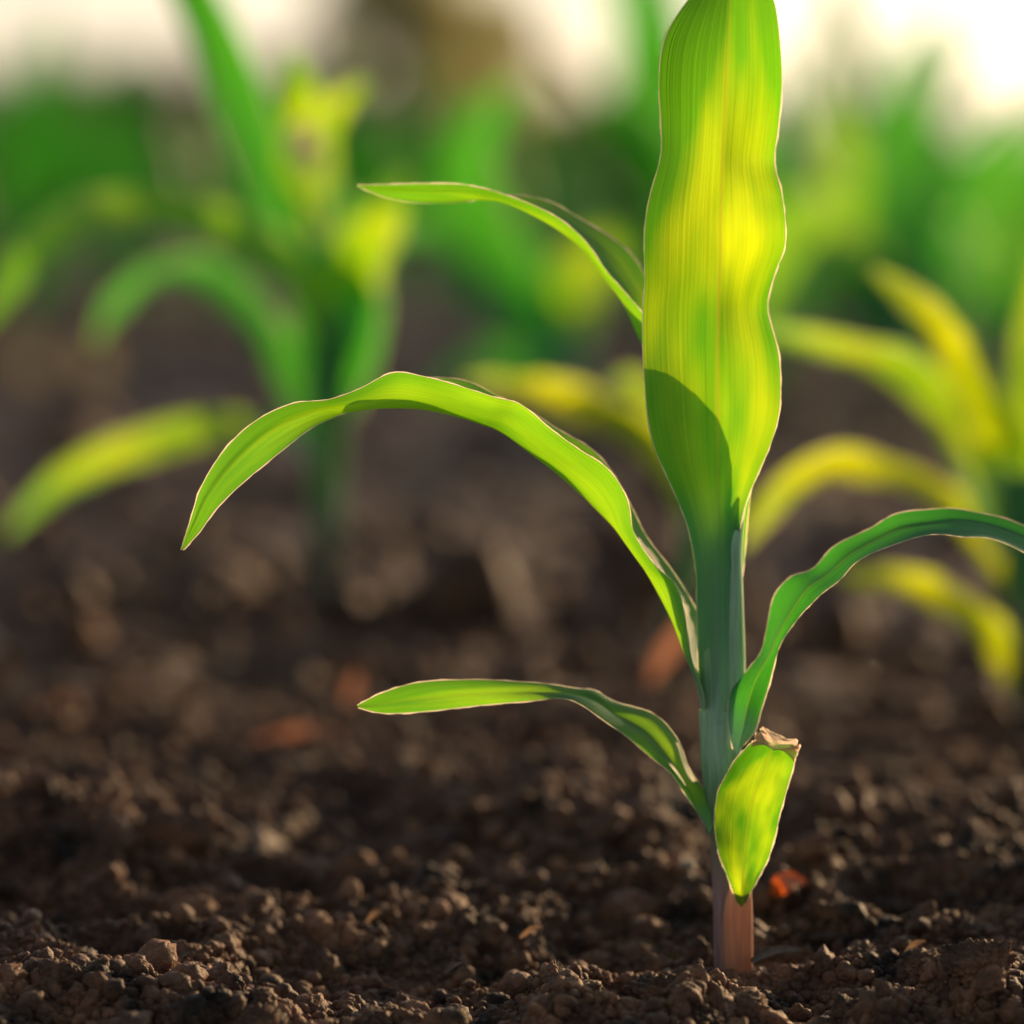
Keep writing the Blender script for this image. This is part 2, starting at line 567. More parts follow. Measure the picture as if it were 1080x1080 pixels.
def scatter(name, protos, pts, radii, mat, sink=0.25, seed=1):
    rs = np.random.default_rng(seed)
    VV, FF, base = [], [], 0
    z = ground_h(pts[:, 0], pts[:, 1])
    for (x, y), zz, r in zip(pts, z, radii):
        V, F = protos[rs.integers(len(protos))]
        sc = rs.uniform(0.8, 1.2, 3) * r
        W = (V * sc) @ rand_rot(rs).T
        W = W + np.array([x, y, zz + r * (rs.uniform(-sink, 0.55))])
        VV.append(W)
        FF.append(F + base)
        base += len(V)
    return mesh_obj(name, np.concatenate(VV), np.concatenate(FF), [mat])


def in_view(n, d0, d1, half, p=1.0, rs=rng):
    d = d0 + (d1 - d0) * rs.random(n) ** p
    x = rs.uniform(-1, 1, n) * half * d
    return np.stack([x, d - CAM_D], -1)


P2 = [clod_shape(2, s) for s in range(10)]
P3 = [clod_shape(3, s + 20) for s in range(14)]
P4 = [clod_shape(4, s + 50) for s in range(14)]
P5 = [clod_shape(5, s + 80, 1.25, 14) for s in range(6)]

pt = in_view(15000, 0.835, 1.35, 0.16, 1.3)
tag(scatter('soil_crumbs', P2, pt, rng.lognormal(math.log(0.00115), 0.35, len(pt)), M_CLOD, seed=2), kind='stuff')
pt = in_view(30000, 0.83, 1.02, 0.15, 1.1)
tag(scatter('soil_crumbs', P2, pt, rng.lognormal(math.log(0.0005), 0.4, len(pt)), M_CLOD, seed=12), kind='stuff')
pt = in_view(4200, 0.84, 1.6, 0.17, 1.3)
pt = pt[np.hypot(pt[:, 0] - 0.046, pt[:, 1]) > 0.009]
tag(scatter('soil_crumbs', P3, pt, rng.lognormal(math.log(0.0019), 0.35, len(pt)), M_CLOD, seed=3), kind='stuff')
pt = in_view(520, 0.85, 1.7, 0.18, 1.2)
pt = pt[np.hypot(pt[:, 0] - 0.046, pt[:, 1] + 0.01) > 0.02]
tag(scatter('soil_clods', P4, pt, np.clip(rng.lognormal(math.log(0.0036), 0.33, len(pt)), 0.0018, 0.0075), M_CLOD, seed=4), kind='stuff')
pt = in_view(3000, 1.5, 6.0, 0.2, 1.6)
tag(scatter('soil_clods', P2, pt, np.clip(rng.lognormal(math.log(0.0045), 0.5, len(pt)), 0.002, 0.02), M_SOIL, seed=5), kind='stuff')

qa = rng.uniform(0, 6.28, 260)
qr = rng.uniform(0.005, 0.017, 260)
pt = np.stack([0.0458 + np.cos(qa) * qr, np.sin(qa) * qr], -1)
tag(scatter('soil_crumbs', P3, pt, rng.uniform(0.0005, 0.0018, 260), M_CLOD, sink=-0.2, seed=77), kind='stuff')
pt = in_view(340, 0.95, 2.6, 0.17, 1.2)
M_PALE = soil_material('glint_crumb', (0.16, 0.08, 0.045), (0.50, 0.24, 0.13))  # paler crumbs added so they blur into orange highlight discs
tag(scatter('glint_crumbs', P3, pt, np.clip(rng.lognormal(math.log(0.0017), 0.4, len(pt)), 0.0008, 0.004), M_PALE, sink=-0.3, seed=9), kind='stuff')


def single_clod(px, py, rpx, label, cat='clod', name='soil_clod', mat=M_CLOD, seed=0, squash=(1, 1, 0.8), lift=0.2, shapes=None, group=None):
    # the place where the line of sight meets the ground
    d = Vector(((px - 540) / PXR, 0, 0)) + UP * ((540 - py) / PXR) + FWD
    t = (CAM_H - 0.004) / -d.z
    p = cam_loc + d * t
    r = rpx * (p.y + CAM_D) / PXR
    V, F = clod_shape(5, 300 + seed, 1.2, 15) if shapes is None else shapes
    rs = np.random.default_rng(seed + 900)
    W = (V @ rand_rot(rs).T) * r * np.array(squash)
    o = mesh_obj(name, W, F, [mat])
    o.location = (p.x, p.y, float(ground_h([p.x], [p.y])[0]) + r * lift)
    tag(o, label, cat, group)
    return o


single_clod(704, 1040, 40, 'large smooth grey-brown clod just left of the foot of the sharp seedling', seed=1, squash=(1.15, 1, 0.75), lift=0.45)
single_clod(690, 990, 22, 'flat-topped brown clod behind the large clod left of the stem foot', seed=12, squash=(1.2, 1, 0.8))
single_clod(828, 1068, 40, 'rough crumbly clod at the bottom edge just right of the stem foot', seed=3, squash=(1.1, 1, 0.6), lift=0.0)
single_clod(885, 972, 38, 'broad brown clod with a lit rim below the orange fleck', seed=4, squash=(1.2, 1, 0.7))
single_clod(910, 1000, 24, 'small dark clod leaning on the broad clod right of the stem', seed=14)
single_clod(312, 930, 26, 'rounded brown clod standing alone in the soft left middle ground', seed=5)
single_clod(180, 915, 30, 'long sunlit clod on the ridge at the left', seed=6, squash=(1.5, 1, 0.8))
single_clod(272, 1060, 36, 'orange-lit crumbly clod at the bottom edge left of centre', seed=7)
single_clod(1030, 1040, 34, 'sunlit crumbly clod in the bottom right corner', seed=8, squash=(1.3, 1, 0.9))
single_clod(970, 1010, 26, 'jagged clod catching sunlight left of the bottom right corner clod', seed=18)
single_clod(165, 1005, 28, 'dark angular clod in the lower left foreground', seed=9)
single_clod(60, 1005, 26, 'mossy looking dark clod near the left edge of the foreground', seed=19)
single_clod(292, 948, 4.5, 'tiny bright grain of grit below the rounded clod at left', 'grit', 'grit_grain', M_PEBBLE, seed=24, lift=0.9)
single_clod(726, 938, 8, 'tiny pale pebble on the soil left of the stem foot', 'pebble', 'pebble', M_PEBBLE, seed=25, lift=1.1)
single_clod(812, 948, 7, 'tiny pale pebble beside the stem foot, under the orange fleck', 'pebble', 'pebble', M_PEBBLE, seed=26, lift=1.4)


def flake(name, pts, widths, mat, label, cat, depth):
    pts3 = [np.array(P(a, b, depth + c * 0.01)) for a, b, c in pts]
    o0 = pts3[0]
    A, K, B = [], [], []
    for i, (p, w_) in enumerate(zip(pts3, widths)):
        t = pts3[min(i + 1, len(pts3) - 1)] - pts3[max(i - 1, 0)]
        t /= np.linalg.norm(t)
        s = np.cross(t, [0.25, -0.85, 0.45])
        s /= np.linalg.norm(s)
        A.append(p - s * w_ * 0.0002 + np.array([0, -0.0005, 0]))
        K.append(p)
        B.append(p + s * w_ * 0.0002)
    o = blade(None, A, K, B, mat, nl=24, nw=6, edge=0, hairs=False, origin=o0, ripple=0.0003, name=name)
    o.location = o0
    return tag(o, label, cat)


def sight_depth(px, py, lift):
    y = 0.0
    while y < 2:
        p = P(px, py, y)
        if p.z <= float(ground_h([p.x], [p.y])[0]) + lift:
            break
        y += 0.001
    return y


flake('dry_leaf_fragment', [(814, 944, 0), (823, 934, -.3), (834, 927, 0), (850, 930, .4)], (3, 12, 11, 3), M_ORANGE,
      'small bright orange dry fragment on the soil right of the stem', 'leaf fragment', sight_depth(833, 935, 0.0045) - 0.004)
flake('straw_bit', [(792, 1014, -.2), (812, 1003, 0), (832, 1000, .2), (852, 1002, .4)], (3, 5, 4, 1), M_HUSK,
      'short dry straw lying on the soil right of the stem foot', 'straw', -0.004)
flake('straw_bit', [(262, 786, 0), (300, 780, .3), (335, 774, .5), (362, 778, .6)], (7, 16, 16, 6), M_GLOW,
      'blurred reddish straw piece lying in the left middle ground', 'straw', 0.32)
flake('straw_bit', [(918, 905, 0), (920, 885, 0), (919, 865, .1)], (7, 11, 9), M_GLOW,
      'short orange straw stub standing in the soft soil at the right', 'straw', 0.15)

flake('dry_leaf_fragment', [(60, 760, 0), (70, 748, .2), (82, 742, .2), (88, 744, .3)], (6, 18, 15, 5), M_GLOW,
      'small orange-brown glowing leaf scrap far back at the left edge', 'leaf fragment', 0.40)  # added scrap imitating a pebble lit orange by the sun
flake('dry_leaf_fragment', [(36, 400, 0), (34, 378, 0), (38, 355, 0)], (30, 50, 26), M_DISC,
      'beige backlit leaf scrap far back at the left edge, leftmost of two', 'leaf fragment', 2.3)  # added scrap imitating the blurred highlight of a wet clod
flake('dry_leaf_fragment', [(98, 402, 0), (102, 380, 0), (98, 358, 0)], (20, 42, 24), M_DISC,
      'beige backlit leaf scrap far back at the left, right of its twin', 'leaf fragment', 2.1)  # second added scrap, again a clod highlight made as an object
flake('dry_leaf_fragment', [(40, 580, 0), (34, 560, 0), (44, 536, 0)], (10, 24, 10), M_DISC,
      'pale leaf scrap on the soil below the yellow leaf tip at the left edge', 'leaf fragment', 0.9)
flake('dry_leaf_fragment', [(686, 718, 0), (700, 692, 0), (716, 668, 0), (728, 650, 0)], (6, 14, 13, 5), M_GLOW,
      'orange-pink dry leaf scrap leaning behind the stem, left of it', 'leaf fragment', 0.40)  # added scrap giving the sunlit look of the hidden seedling's stem base
flake('dry_leaf_fragment', [(366, 742, 0), (372, 724, 0), (376, 712, 0)], (4, 11, 4), M_GLOW,
      'dim orange scrap on the soil behind the tip of the lowest left leaf', 'leaf fragment', 0.42)
for qx, qy, qd, ql, m_, lb in [(195, 1010, -0.012, 26, 'M_HUSK', 'short grey straw splinter in the lower left foreground'),
                               (478, 1022, -0.02, 20, 'M_HUSK', 'small grey straw splinter at the bottom centre'),
                               (560, 985, 0.01, 24, 'M_STRAW', 'thin pale straw splinter between the centre and the large clod'),
                               (965, 1000, 0.0, 22, 'M_STRAW', 'thin pale straw splinter at the lower right'),
                               (395, 968, 0.03, 18, 'M_STRAW', 'blurred straw splinter on the soil left of centre')]:
    g_ = P(qx, qy, qd)
    flake('straw_splinter', [(qx - ql / 2, qy + 4, 0), (qx, qy - 5, .1), (qx + ql / 2, qy - 8, .3)], (1.5, 3.5, 1), globals()[m_], lb, 'straw', qd)

# ------------------------------------------------------------------ the main seedling
ROOT = P(769, 1040, 0.0)
ROOT = Vector((ROOT.x, 0.0, float(ground_h([ROOT.x], [0.0])[0])))
main = empty('maize_seedling', ROOT)
tag(main, 'sharp sunlit maize seedling standing alone in the right foreground with one broad upright leaf', 'plant')
O = tuple(ROOT)


def px_tube(name, rows, mat=M_STEM, **kw):
    pts = [tuple(P(a, b, c * 0.01)) for a, b, r, c in rows]
    rad = [r / PXR * 0.9 for a, b, r, c in rows]
    return tube(main, name, pts, rad, mat, origin=O, **kw)


# stem: purple at the foot, blue-green above
px_tube('stem', [(770, 1062, 17, 0), (768, 1010, 15.5, 0), (766, 940, 15, 0), (763, 870, 15.5, 0), (760, 800, 18, 0), (759, 760, 19, 0),
                 (758, 720, 18, 0), (757, 660, 16, 0), (757, 600, 13, .1), (757, 565, 8, .1)], groove=0.012)
# sheath of the small lowest leaf, wrapped over the front right of the stem
px_tube('leaf_sheath', [(777, 1058, 17, -.12), (777, 1010, 17.5, -.15), (778, 960, 16, -.2), (781, 938, 12, -.3)], mat=M_SHEATH,
        cap=False, groove=0.010)
# sheaths of the middle leaves
px_tube('leaf_sheath', [(761, 878, 17.5, -.02), (761, 830, 20, -.05), (760, 790, 22, -.05), (759, 748, 22, -.05)],
        a0=R(110), a1=R(425), cap=False, groove=0.012)
px_tube('leaf_sheath', [(771, 765, 16, .0), (771, 700, 15.5, .02), (770, 640, 14.5, .03), (771, 585, 12, .06), (777, 548, 8, .1), (788, 520, 2, .15)],
        a0=R(200), a1=R(420), cap=False, groove=0.01)

# broad upright leaf
rows = [
    ((739, 738, .10), (757, 764, -.62), (779, 742, .05)),
    ((737, 715, .05), (759, 720, -.60), (780, 715, .00)),
    ((736, 680, -.05), (759, 680, -.56), (780, 680, -.05)),
    ((735, 640, -.15), (759, 640, -.50), (780, 640, -.10)),
    ((734, 600, -.35), (759, 600, -.42), (779, 600, -.20)),
    ((727, 560, -.35), (759, 560, -.30), (781, 560, -.15)),
    ((716, 530, -.40), (758, 530, -.15), (787, 530, -.25)),
    ((703, 500, -.50), (757, 500, .00), (799, 500, -.40)),
    ((690, 470, -.55), (757, 470, .12), (812, 470, -.50)),
    ((683, 438, -.50), (757, 438, .20), (821, 438, -.45)),
    ((680, 405, -.40), (757, 405, .22), (823, 405, -.20)),
    ((678, 370, -.35), (757, 370, .22), (821, 370, .05)),
    ((678, 330, -.35), (758, 330, .25), (811, 325, .45)),
    ((680, 297, -.45), (759, 297, .25), (817, 290, .10)),
    ((680, 262, -.60), (760, 265, .25), (827, 262, -.35)),
    ((681, 235, -.60), (760, 235, .25), (828, 235, -.45)),
    ((686, 205, -.45), (761, 205, .25), (824, 205, -.05)),
    ((696, 165, -.15), (762, 170, .22), (816, 172, .50)),
    ((697, 130, -.05), (764, 130, .22), (821, 135, .25)),
    ((695, 85, -.20), (766, 88, .30), (825, 88, -.15)),
    ((701, 42, -.30), (768, 45, .45), (822, 38, -.25)),
    ((722, 5, -.05), (770, 5, .75), (816, 0, .10)),
    ((748, -25, .7), (772, -28, 1.2), (802, -30, .75)),
    ((772, -48, 1.9), (777, -50, 2.0), (784, -50, 1.9)),
]
blade(main, *st(rows), M_LEAF, nl=150, nw=26, origin=O, seed=1, ripple=0.0006, label='broad upright central leaf glowing yellow-green in the backlight')

# large leaf arching to the left: V-folded near the stem, turned over towards its tip
rows = [
    ((743, 748, -.30), (740, 746, -.20), (744, 738, .30)),
    ((742, 727, -.55), (733, 716, -.40), (747, 712, .50)),
    ((731, 694, -.75), (718, 676, -.40), (745, 680, .70)),
    ((722, 650, -.85), (702, 642, -.30), (737, 650, .90)),
    ((711, 618, -.80), (686, 612, -.20), (726, 628, 1.0)),
    ((690, 597, -.85), (670, 587, -.15), (708, 600, 1.0)),
    ((668, 562, -.95), (650, 560, -.10), (684, 566, 1.0)),
    ((661, 527, -1.0), (632, 541, -.10), (667, 532, .95)),
    ((642, 494, -1.0), (611, 521, -.15), (647, 500, .90)),
    ((613, 473, -1.1), (586, 499, -.20), (622, 474, .85)),
    ((581, 452, -1.2), (557, 477, -.30), (592, 456, .80)),
    ((549, 428, -1.2), (528, 456, -.40), (555, 432, .70)),
    ((522, 420, -1.3), (505, 447, -.50), (528, 420, .60)),
    ((484, 408, -1.3), (474, 438, -.60), (492, 401, .50)),
    ((449, 399, -1.4), (443, 432, -.70), (455, 396, .40)),
    ((414, 393, -1.4), (408, 431, -.85), (420, 402, .10)),
    ((377, 409, -1.4), (374, 433, -1.1), (382, 428, -.30)),
    ((345, 421, -1.6), (346, 431, -1.3), (351, 441, -.90)),
    ((309, 426, -1.8), (317, 440, -1.5), (328, 452, -1.3)),
    ((270, 444, -1.9), (281, 459, -1.7), (294, 478, -1.7)),
    ((237, 475, -2.0), (246, 490, -1.9), (258, 507, -1.9)),
    ((213, 513, -2.1), (220, 523, -2.1), (229, 535, -2.1)),
    ((202, 546, -2.2), (206, 551, -2.2), (211, 560, -2.2)),
    ((191, 580, -2.3), (192, 580, -2.3), (193, 580, -2.3)),
]
blade(main, *st(rows), M_LEAF_MID, nl=170, nw=18, origin=O, seed=2, ripple=0.0003, label='long leaf arching over to the left with its tip hanging')

# leaf reaching up to the left behind the upright leaf
rows = [
    ((742, 645, .30), (757, 655, .45), (776, 640, .30)),
    ((736, 612, .30), (757, 620, .60), (784, 600, .40)),
    ((729, 570, .40), (752, 575, .75), (788, 550, .50)),
    ((722, 515, .50), (744, 515, .95), (794, 495, .70)),
    ((712, 470, .70), (730, 462, 1.1), (790, 452, .95)),
    ((704, 420, .85), (714, 415, 1.3), (772, 408, 1.2)),
    ((696, 372, 1.0), (695, 385, 1.5), (742, 362, 1.5)),
    ((681, 334, 1.05), (676, 362, 1.7), (706, 332, 2.0)),
    ((657, 305, 1.1), (656, 318, 1.9), (686, 300, 2.7)),
    ((641, 287, 1.1), (641, 296, 1.9), (668, 272, 2.9)),
    ((620, 258, 1.1), (619, 266, 1.9), (643, 250, 3.0)),
    ((592, 234, 1.2), (590, 243, 1.9), (615, 231, 3.1)),
    ((561, 216, 1.3), (558, 225, 1.9), (585, 214, 3.0)),
    ((531, 204, 1.5), (531, 214, 2.0), (550, 206, 2.7)),
    ((508, 198, 1.6), (508, 210, 2.0), (514, 209, 2.3)),
    ((484, 194, 1.8), (484, 204, 2.0), (486, 214, 2.3)),
    ((446, 194, 1.9), (446, 203, 2.1), (446, 214, 2.3)),
    ((412, 195, 2.0), (410, 200, 2.2), (408, 208, 2.3)),
    ((377, 195, 2.2), (377, 195.5, 2.2), (377, 196, 2.2)),
]
blade(main, *st(rows), M_LEAF_MID, nl=150, nw=16, origin=O, seed=3, ripple=0.0002, label='slender leaf reaching up and left from behind the upright leaf')

# leaf curving to the right and out of the frame
rows = [
    ((773, 790, -.55), (779, 796, -.60), (785, 786, -.45)),
    ((768, 760, -.50), (783, 772, -.75), (797, 770, -.40)),
    ((772, 728, -.40), (789, 742, -.65), (804, 745, -.45)),
    ((789, 705, -.10), (798, 715, -.55), (815, 710, -.50)),
    ((803, 686, .15), (812, 690, -.50), (827, 677, -.65)),
    ((811, 653, .35), (823, 665, -.45), (843, 650, -.80)),
    ((820, 629, .40), (838, 640, -.40), (856, 636, -.90)),
    ((836, 608, .40), (853, 620, -.35), (870, 620, -1.0)),
    ((857, 597, .40), (874, 605, -.30), (888, 607, -1.0)),
    ((880, 575, .40), (896, 586, -.20), (906, 594, -1.0)),
    ((916, 557, .40), (923, 570, -.10), (934, 579, -1.0)),
    ((942, 545, .40), (950, 558, .00), (964, 568, -.90)),
    ((977, 541, .50), (980, 552, .10), (993, 563, -.80)),
    ((1007, 536, .60), (1007, 550, .20), (1015, 563, -.70)),
    ((1039, 541, .70), (1036, 553, .30), (1038, 567, -.60)),
    ((1078, 552, .80), (1074, 566, .40), (1070, 580, -.40)),
    ((1130, 578, .90), (1122, 592, .60), (1114, 604, -.20)),
    ((1180, 622, 1.0), (1170, 632, .80), (1162, 640, .30)),
    ((1212, 676, 1.2), (1210, 676, 1.1), (1208, 678, 1.0)),
]
blade(main, *st(rows), M_LEAF_DEEP, nl=150, nw=18, origin=O, seed=4, ripple=0.0005, label='deep green leaf curving out to the right')

# short blunt lowest leaf in front of the stem
rows = [
    ((776, 950, -.50), (782, 957, -.60), (788, 950, -.47)),
    ((773, 940, -.54), (782, 946, -.62), (793, 940, -.47)),
    ((768, 925, -.60), (782, 936, -.65), (799, 927, -.50)),
    ((760, 905, -.80), (784, 915, -.60), (809, 907, -.70)),
    ((755, 885, -1.0), (786, 893, -.60), (817, 886, -.90)),
    ((754, 862, -1.1), (789, 868, -.65), (821, 866, -1.0)),
    ((757, 838, -1.1), (794, 845, -.75), (826, 843, -1.0)),
    ((764, 819, -1.1), (801, 822, -.85), (834, 820, -1.0)),
    ((777, 801, -1.1), (809, 803, -.90), (838, 804, -1.0)),
    ((790, 787, -1.1), (814, 790, -.95), (840, 792, -1.0)),
    ((801, 779, -1.1), (818, 784, -.98), (836, 785, -1.0)),
]
lf = blade(main, *st(rows), M_LEAF_SHORT, nl=70, nw=22, origin=O, seed=5, ripple=0.0006, label='short blunt lowest leaf with a torn withered tip')
rows = [
    ((794, 783, -1.14), (815, 790, -1.12), (840, 797, -1.05)),
    ((798, 778, -1.16), (816, 791, -1.16), (841, 789, -1.10)),
    ((804, 774, -1.05), (815, 781, -1.05), (838, 783, -1.0)),
    ((802, 768, -.95), (805, 766, -.95), (808, 769, -.95)),
]
wt = blade(lf, *st(rows), M_WITHER, nl=30, nw=18, origin=O, seed=6, ripple=0.0016, name='withered_tip')

# lowest left leaf
rows = [
    ((757, 862, -.20), (748, 878, -.35), (742, 868, -.30)),
    ((750, 842, -.15), (740, 858, -.45), (731, 850, -.45)),
    ((727, 811, -.05), (722, 824, -.40), (713, 824, -.60)),
    ((713, 778, .05), (705, 798, -.35), (698, 807, -.70)),
    ((688, 753, .15), (680, 770, -.30), (670, 783, -.80)),
    ((649, 738, .20), (647, 752, -.20), (642, 764, -.90)),
    ((626, 728, .20), (625, 738, -.20), (613, 746, -.80)),
    ((603, 726, .10), (600, 732, -.20), (590, 736, -.60)),
    ((560, 720, -.10), (560, 730, -.30), (558, 739, -.50)),
    ((503, 717, -.40), (503, 732, -.50), (503, 744, -.50)),
    ((442, 720, -.70), (445, 736, -.70), (448, 750, -.70)),
    ((403, 731, -.90), (403, 742, -.90), (405, 752, -.90)),
    ((377, 744, -1.0), (377, 745, -1.0), (378, 746, -1.0)),
]
blade(main, *st(rows), M_LEAF_MID, nl=110, nw=16, origin=O, seed=7, ripple=0.0003, label='low leaf stretching left close above the soil')


# ------------------------------------------------------------------ plants out of focus, each leaf along its own midline
def mid_leaf(root, y0, pts, widths, mat=M_LEAF, face=(0, -1, 0.3), fold=0.25, seed=0, nl=40, lim=None, label=None):
    pts3 = [np.array(P(a, b, y0 + c * 0.01)) for a, b, c in pts]
    d_ = CAM_D + y0
    A, K, B = [], [], []
    f = np.array(face, dtype=float)
    for i, (p, w_) in enumerate(zip(pts3, widths)):
        t = pts3[min(i + 1, len(pts3) - 1)] - pts3[max(i - 1, 0)]
        t /= np.linalg.norm(t)
        s = np.cross(t, f)
        s /= np.linalg.norm(s) + 1e-9
        n = np.cross(s, t)
        hw = w_ * d_ / PXR * 0.5
        A.append(p - s * hw + n * hw * fold)
        K.append(p)
        B.append(p + s * hw + n * hw * fold)
    o = blade(root, A, K, B, mat, nl=nl, nw=8, edge=0.0002, hairs=False, origin=tuple(root.location), ripple=0.001, seed=seed)
    if label:
        o['label'] = label
    return o


def bg_plant(y0, foot, label, stem, leaves, group=None):
    g = P(foot[0], foot[1], y0)
    loc = Vector((g.x, y0, float(ground_h([g.x], [y0])[0])))
    root = empty('maize_seedling', loc)
    tag(root, label, 'plant', group)
    pts = [tuple(Vector((loc.x, loc.y, loc.z - 0.01)))] + [tuple(P(a, b, y0)) for a, b, r in stem]
    rad = [stem[0][2] * (CAM_D + y0) / PXR] + [r * (CAM_D + y0) / PXR for a, b, r in stem]
    tube(root, 'stem', pts, rad, M_STEM_FAR, origin=tuple(loc), n=16, sub=4)
    for i, lf_ in enumerate(leaves):
        mid_leaf(root, y0, *lf_[:2], **lf_[2], seed=i + int(y0 * 1000))
    return root


# left neighbour
bg_plant(0.62, (345, 665), 'tall blurred maize seedling standing behind at the left',
         [(345, 640, 15), (345, 560, 17), (345, 470, 19), (350, 380, 22), (352, 300, 20)], [
    ([(335, 330, 0), (300, 240, 1), (265, 140, 2), (235, 60, 2), (195, -20, 1), (150, -70, 0)], (34, 50, 58, 55, 45, 5), dict(mat=M_LEAF_DEEP)),
    ([(345, 330, 0), (330, 240, 1), (320, 170, 1), (318, 110, 1), (305, 50, 0)], (30, 42, 50, 46, 5), dict(mat=M_LEAF)),
    ([(350, 260, 0), (338, 190, -1), (345, 130, -2), (370, 98, -3), (392, 90, -4)], (24, 30, 28, 20, 3), dict(mat=M_LEAF)),
    ([(345, 380, 0), (328, 305, -3), (280, 262, -4), (220, 232, -5), (150, 222, -6), (80, 235, -8), (20, 285, -9), (-20, 350, -10)], (26, 34, 40, 38, 42, 46, 36, 5), dict(mat=M_LEAF_MID, face=(0, -1, .1))),
    ([(335, 470, 0), (310, 410, 1), (270, 335, 2), (220, 292, 3), (165, 290, 4), (120, 325, 5), (100, 365, 5)], (26, 32, 38, 36, 32, 24, 4), dict(mat=M_LEAF_DEEP, face=(0, -.8, .6))),
    ([(340, 490, 0), (300, 455, -3), (240, 450, -3), (180, 462, -3), (110, 484, -3), (50, 520, -3), (5, 566, -3)], (16, 20, 28, 36, 33, 24, 4), dict(mat=M_LEAF, face=(0, -1, .3))),
    ([(338, 175, -2), (325, 160, -3), (318, 145, -4), (330, 135, -4)], (20, 34, 34, 10), dict(mat=M_WITHER, label='pale withered scrap of leaf catching the light')),  # specular highlight imitated by an added pale scrap
    ([(352, 400, 0), (362, 320, -1), (385, 260, -2), (405, 225, -2), (425, 180, -1)], (40, 60, 60, 45, 6), dict(mat=M_LEAF)),
    ([(355, 430, 0), (372, 370, -1), (378, 310, -1), (372, 250, 0), (365, 200, 0)], (40, 56, 54, 36, 5), dict(mat=M_LEAF_DEEP)),
    ([(345, 430, 0), (332, 370, 0), (338, 300, 0), (345, 250, 0)], (36, 50, 50, 20), dict(mat=M_LEAF_DEEP)),
])
# right neighbour
bg_plant(0.42, (1085, 745), 'blurred yellow-leaved maize seedling cut by the right edge',
         [(1083, 690, 16), (1080, 620, 18), (1078, 550, 20), (1075, 500, 20)], [
    ([(1075, 560, 0), (1055, 480, 0), (1020, 400, -1), (975, 330, -2), (920, 285, -3)], (48, 56, 44, 34, 6), dict(mat=M_LEAF_GOLD)),
    ([(1070, 580, 0), (1035, 500, 0), (1000, 435, 1), (950, 390, 2), (890, 368, 3), (830, 355, 4), (790, 352, 5)], (46, 50, 46, 42, 28, 18, 4), dict(mat=M_LEAF)),
    ([(1080, 640, 0), (1050, 585, 0), (1010, 540, 0), (950, 503, -1), (880, 492, -1), (825, 520, -1), (782, 578, -1)], (36, 42, 38, 36, 36, 30, 5), dict(mat=M_LEAF_GOLD, face=(0, -.8, .6))),
    ([(1080, 740, 0), (1062, 700, 0), (1035, 660, 0), (990, 630, -1), (940, 613, -1), (888, 610, -2)], (24, 34, 40, 38, 32, 10), dict(mat=M_LEAF_GOLD, face=(0, -.8, .6))),
    ([(1085, 600, 0), (1082, 500, 0), (1095, 380, 1), (1110, 260, 2), (1120, 160, 3)], (50, 60, 58, 45, 5), dict(mat=M_LEAF)),
    ([(1080, 650, 0), (1085, 600, 0), (1130, 520, 1), (1190, 500, 2), (1250, 540, 3)], (36, 42, 42, 34, 5), dict(mat=M_LEAF)),
])
# hidden neighbour behind the stem
bg_plant(0.50, (700, 722), 'blurred maize seedling half hidden behind the stem of the sharp one',
         [(703, 700, 11), (712, 660, 13), (726, 610, 14), (740, 560, 14)], [
    ([(735, 580, 0), (728, 520, 0), (690, 470, 0), (640, 440, 0), (590, 420, 1), (540, 408, 2), (490, 402, 3)], (30, 40, 44, 46, 42, 28, 4), dict(mat=M_LEAF_GOLD, face=(0, -.8, .6))),
    ([(742, 560, 0), (745, 470, 0), (748, 380, 1), (750, 290, 1), (752, 230, 1)], (34, 44, 44, 32, 5), dict(mat=M_LEAF_DEEP)),
    ([(738, 570, 0), (715, 480, 1), (690, 430, 2), (665, 402, 3), (640, 410, 4)], (26, 32, 30, 22, 4), dict(mat=M_LEAF)),
])
# one further back between the left one and the sharp one
bg_plant(1.55, (600, 478), 'strongly blurred green maize seedling behind the tip of the slender leaf',
         [(598, 450, 11), (592, 410, 14), (588, 380, 15)], [
    ([(592, 420, 0), (575, 365, 0), (540, 305, -1), (505, 240, -2), (490, 180, -3), (515, 120, -4), (552, 88, -5)], (56, 72, 80, 76, 56, 36, 6), dict(mat=M_LEAF_DEEP)),
    ([(590, 400, 0), (600, 340, 0), (612, 290, 0), (640, 265, 0), (670, 290, 0)], (40, 50, 50, 40, 6), dict(mat=M_LEAF)),
    ([(590, 430, 0), (550, 395, 0), (500, 390, 0), (450, 420, 0)], (30, 40, 34, 5), dict(mat=M_LEAF_DEEP)),
    ([(592, 390, 0), (565, 330, 1), (510, 260, 2), (450, 235, 3), (400, 255, 4)], (36, 46, 44, 34, 5), dict(mat=M_LEAF_DEEP)),
])


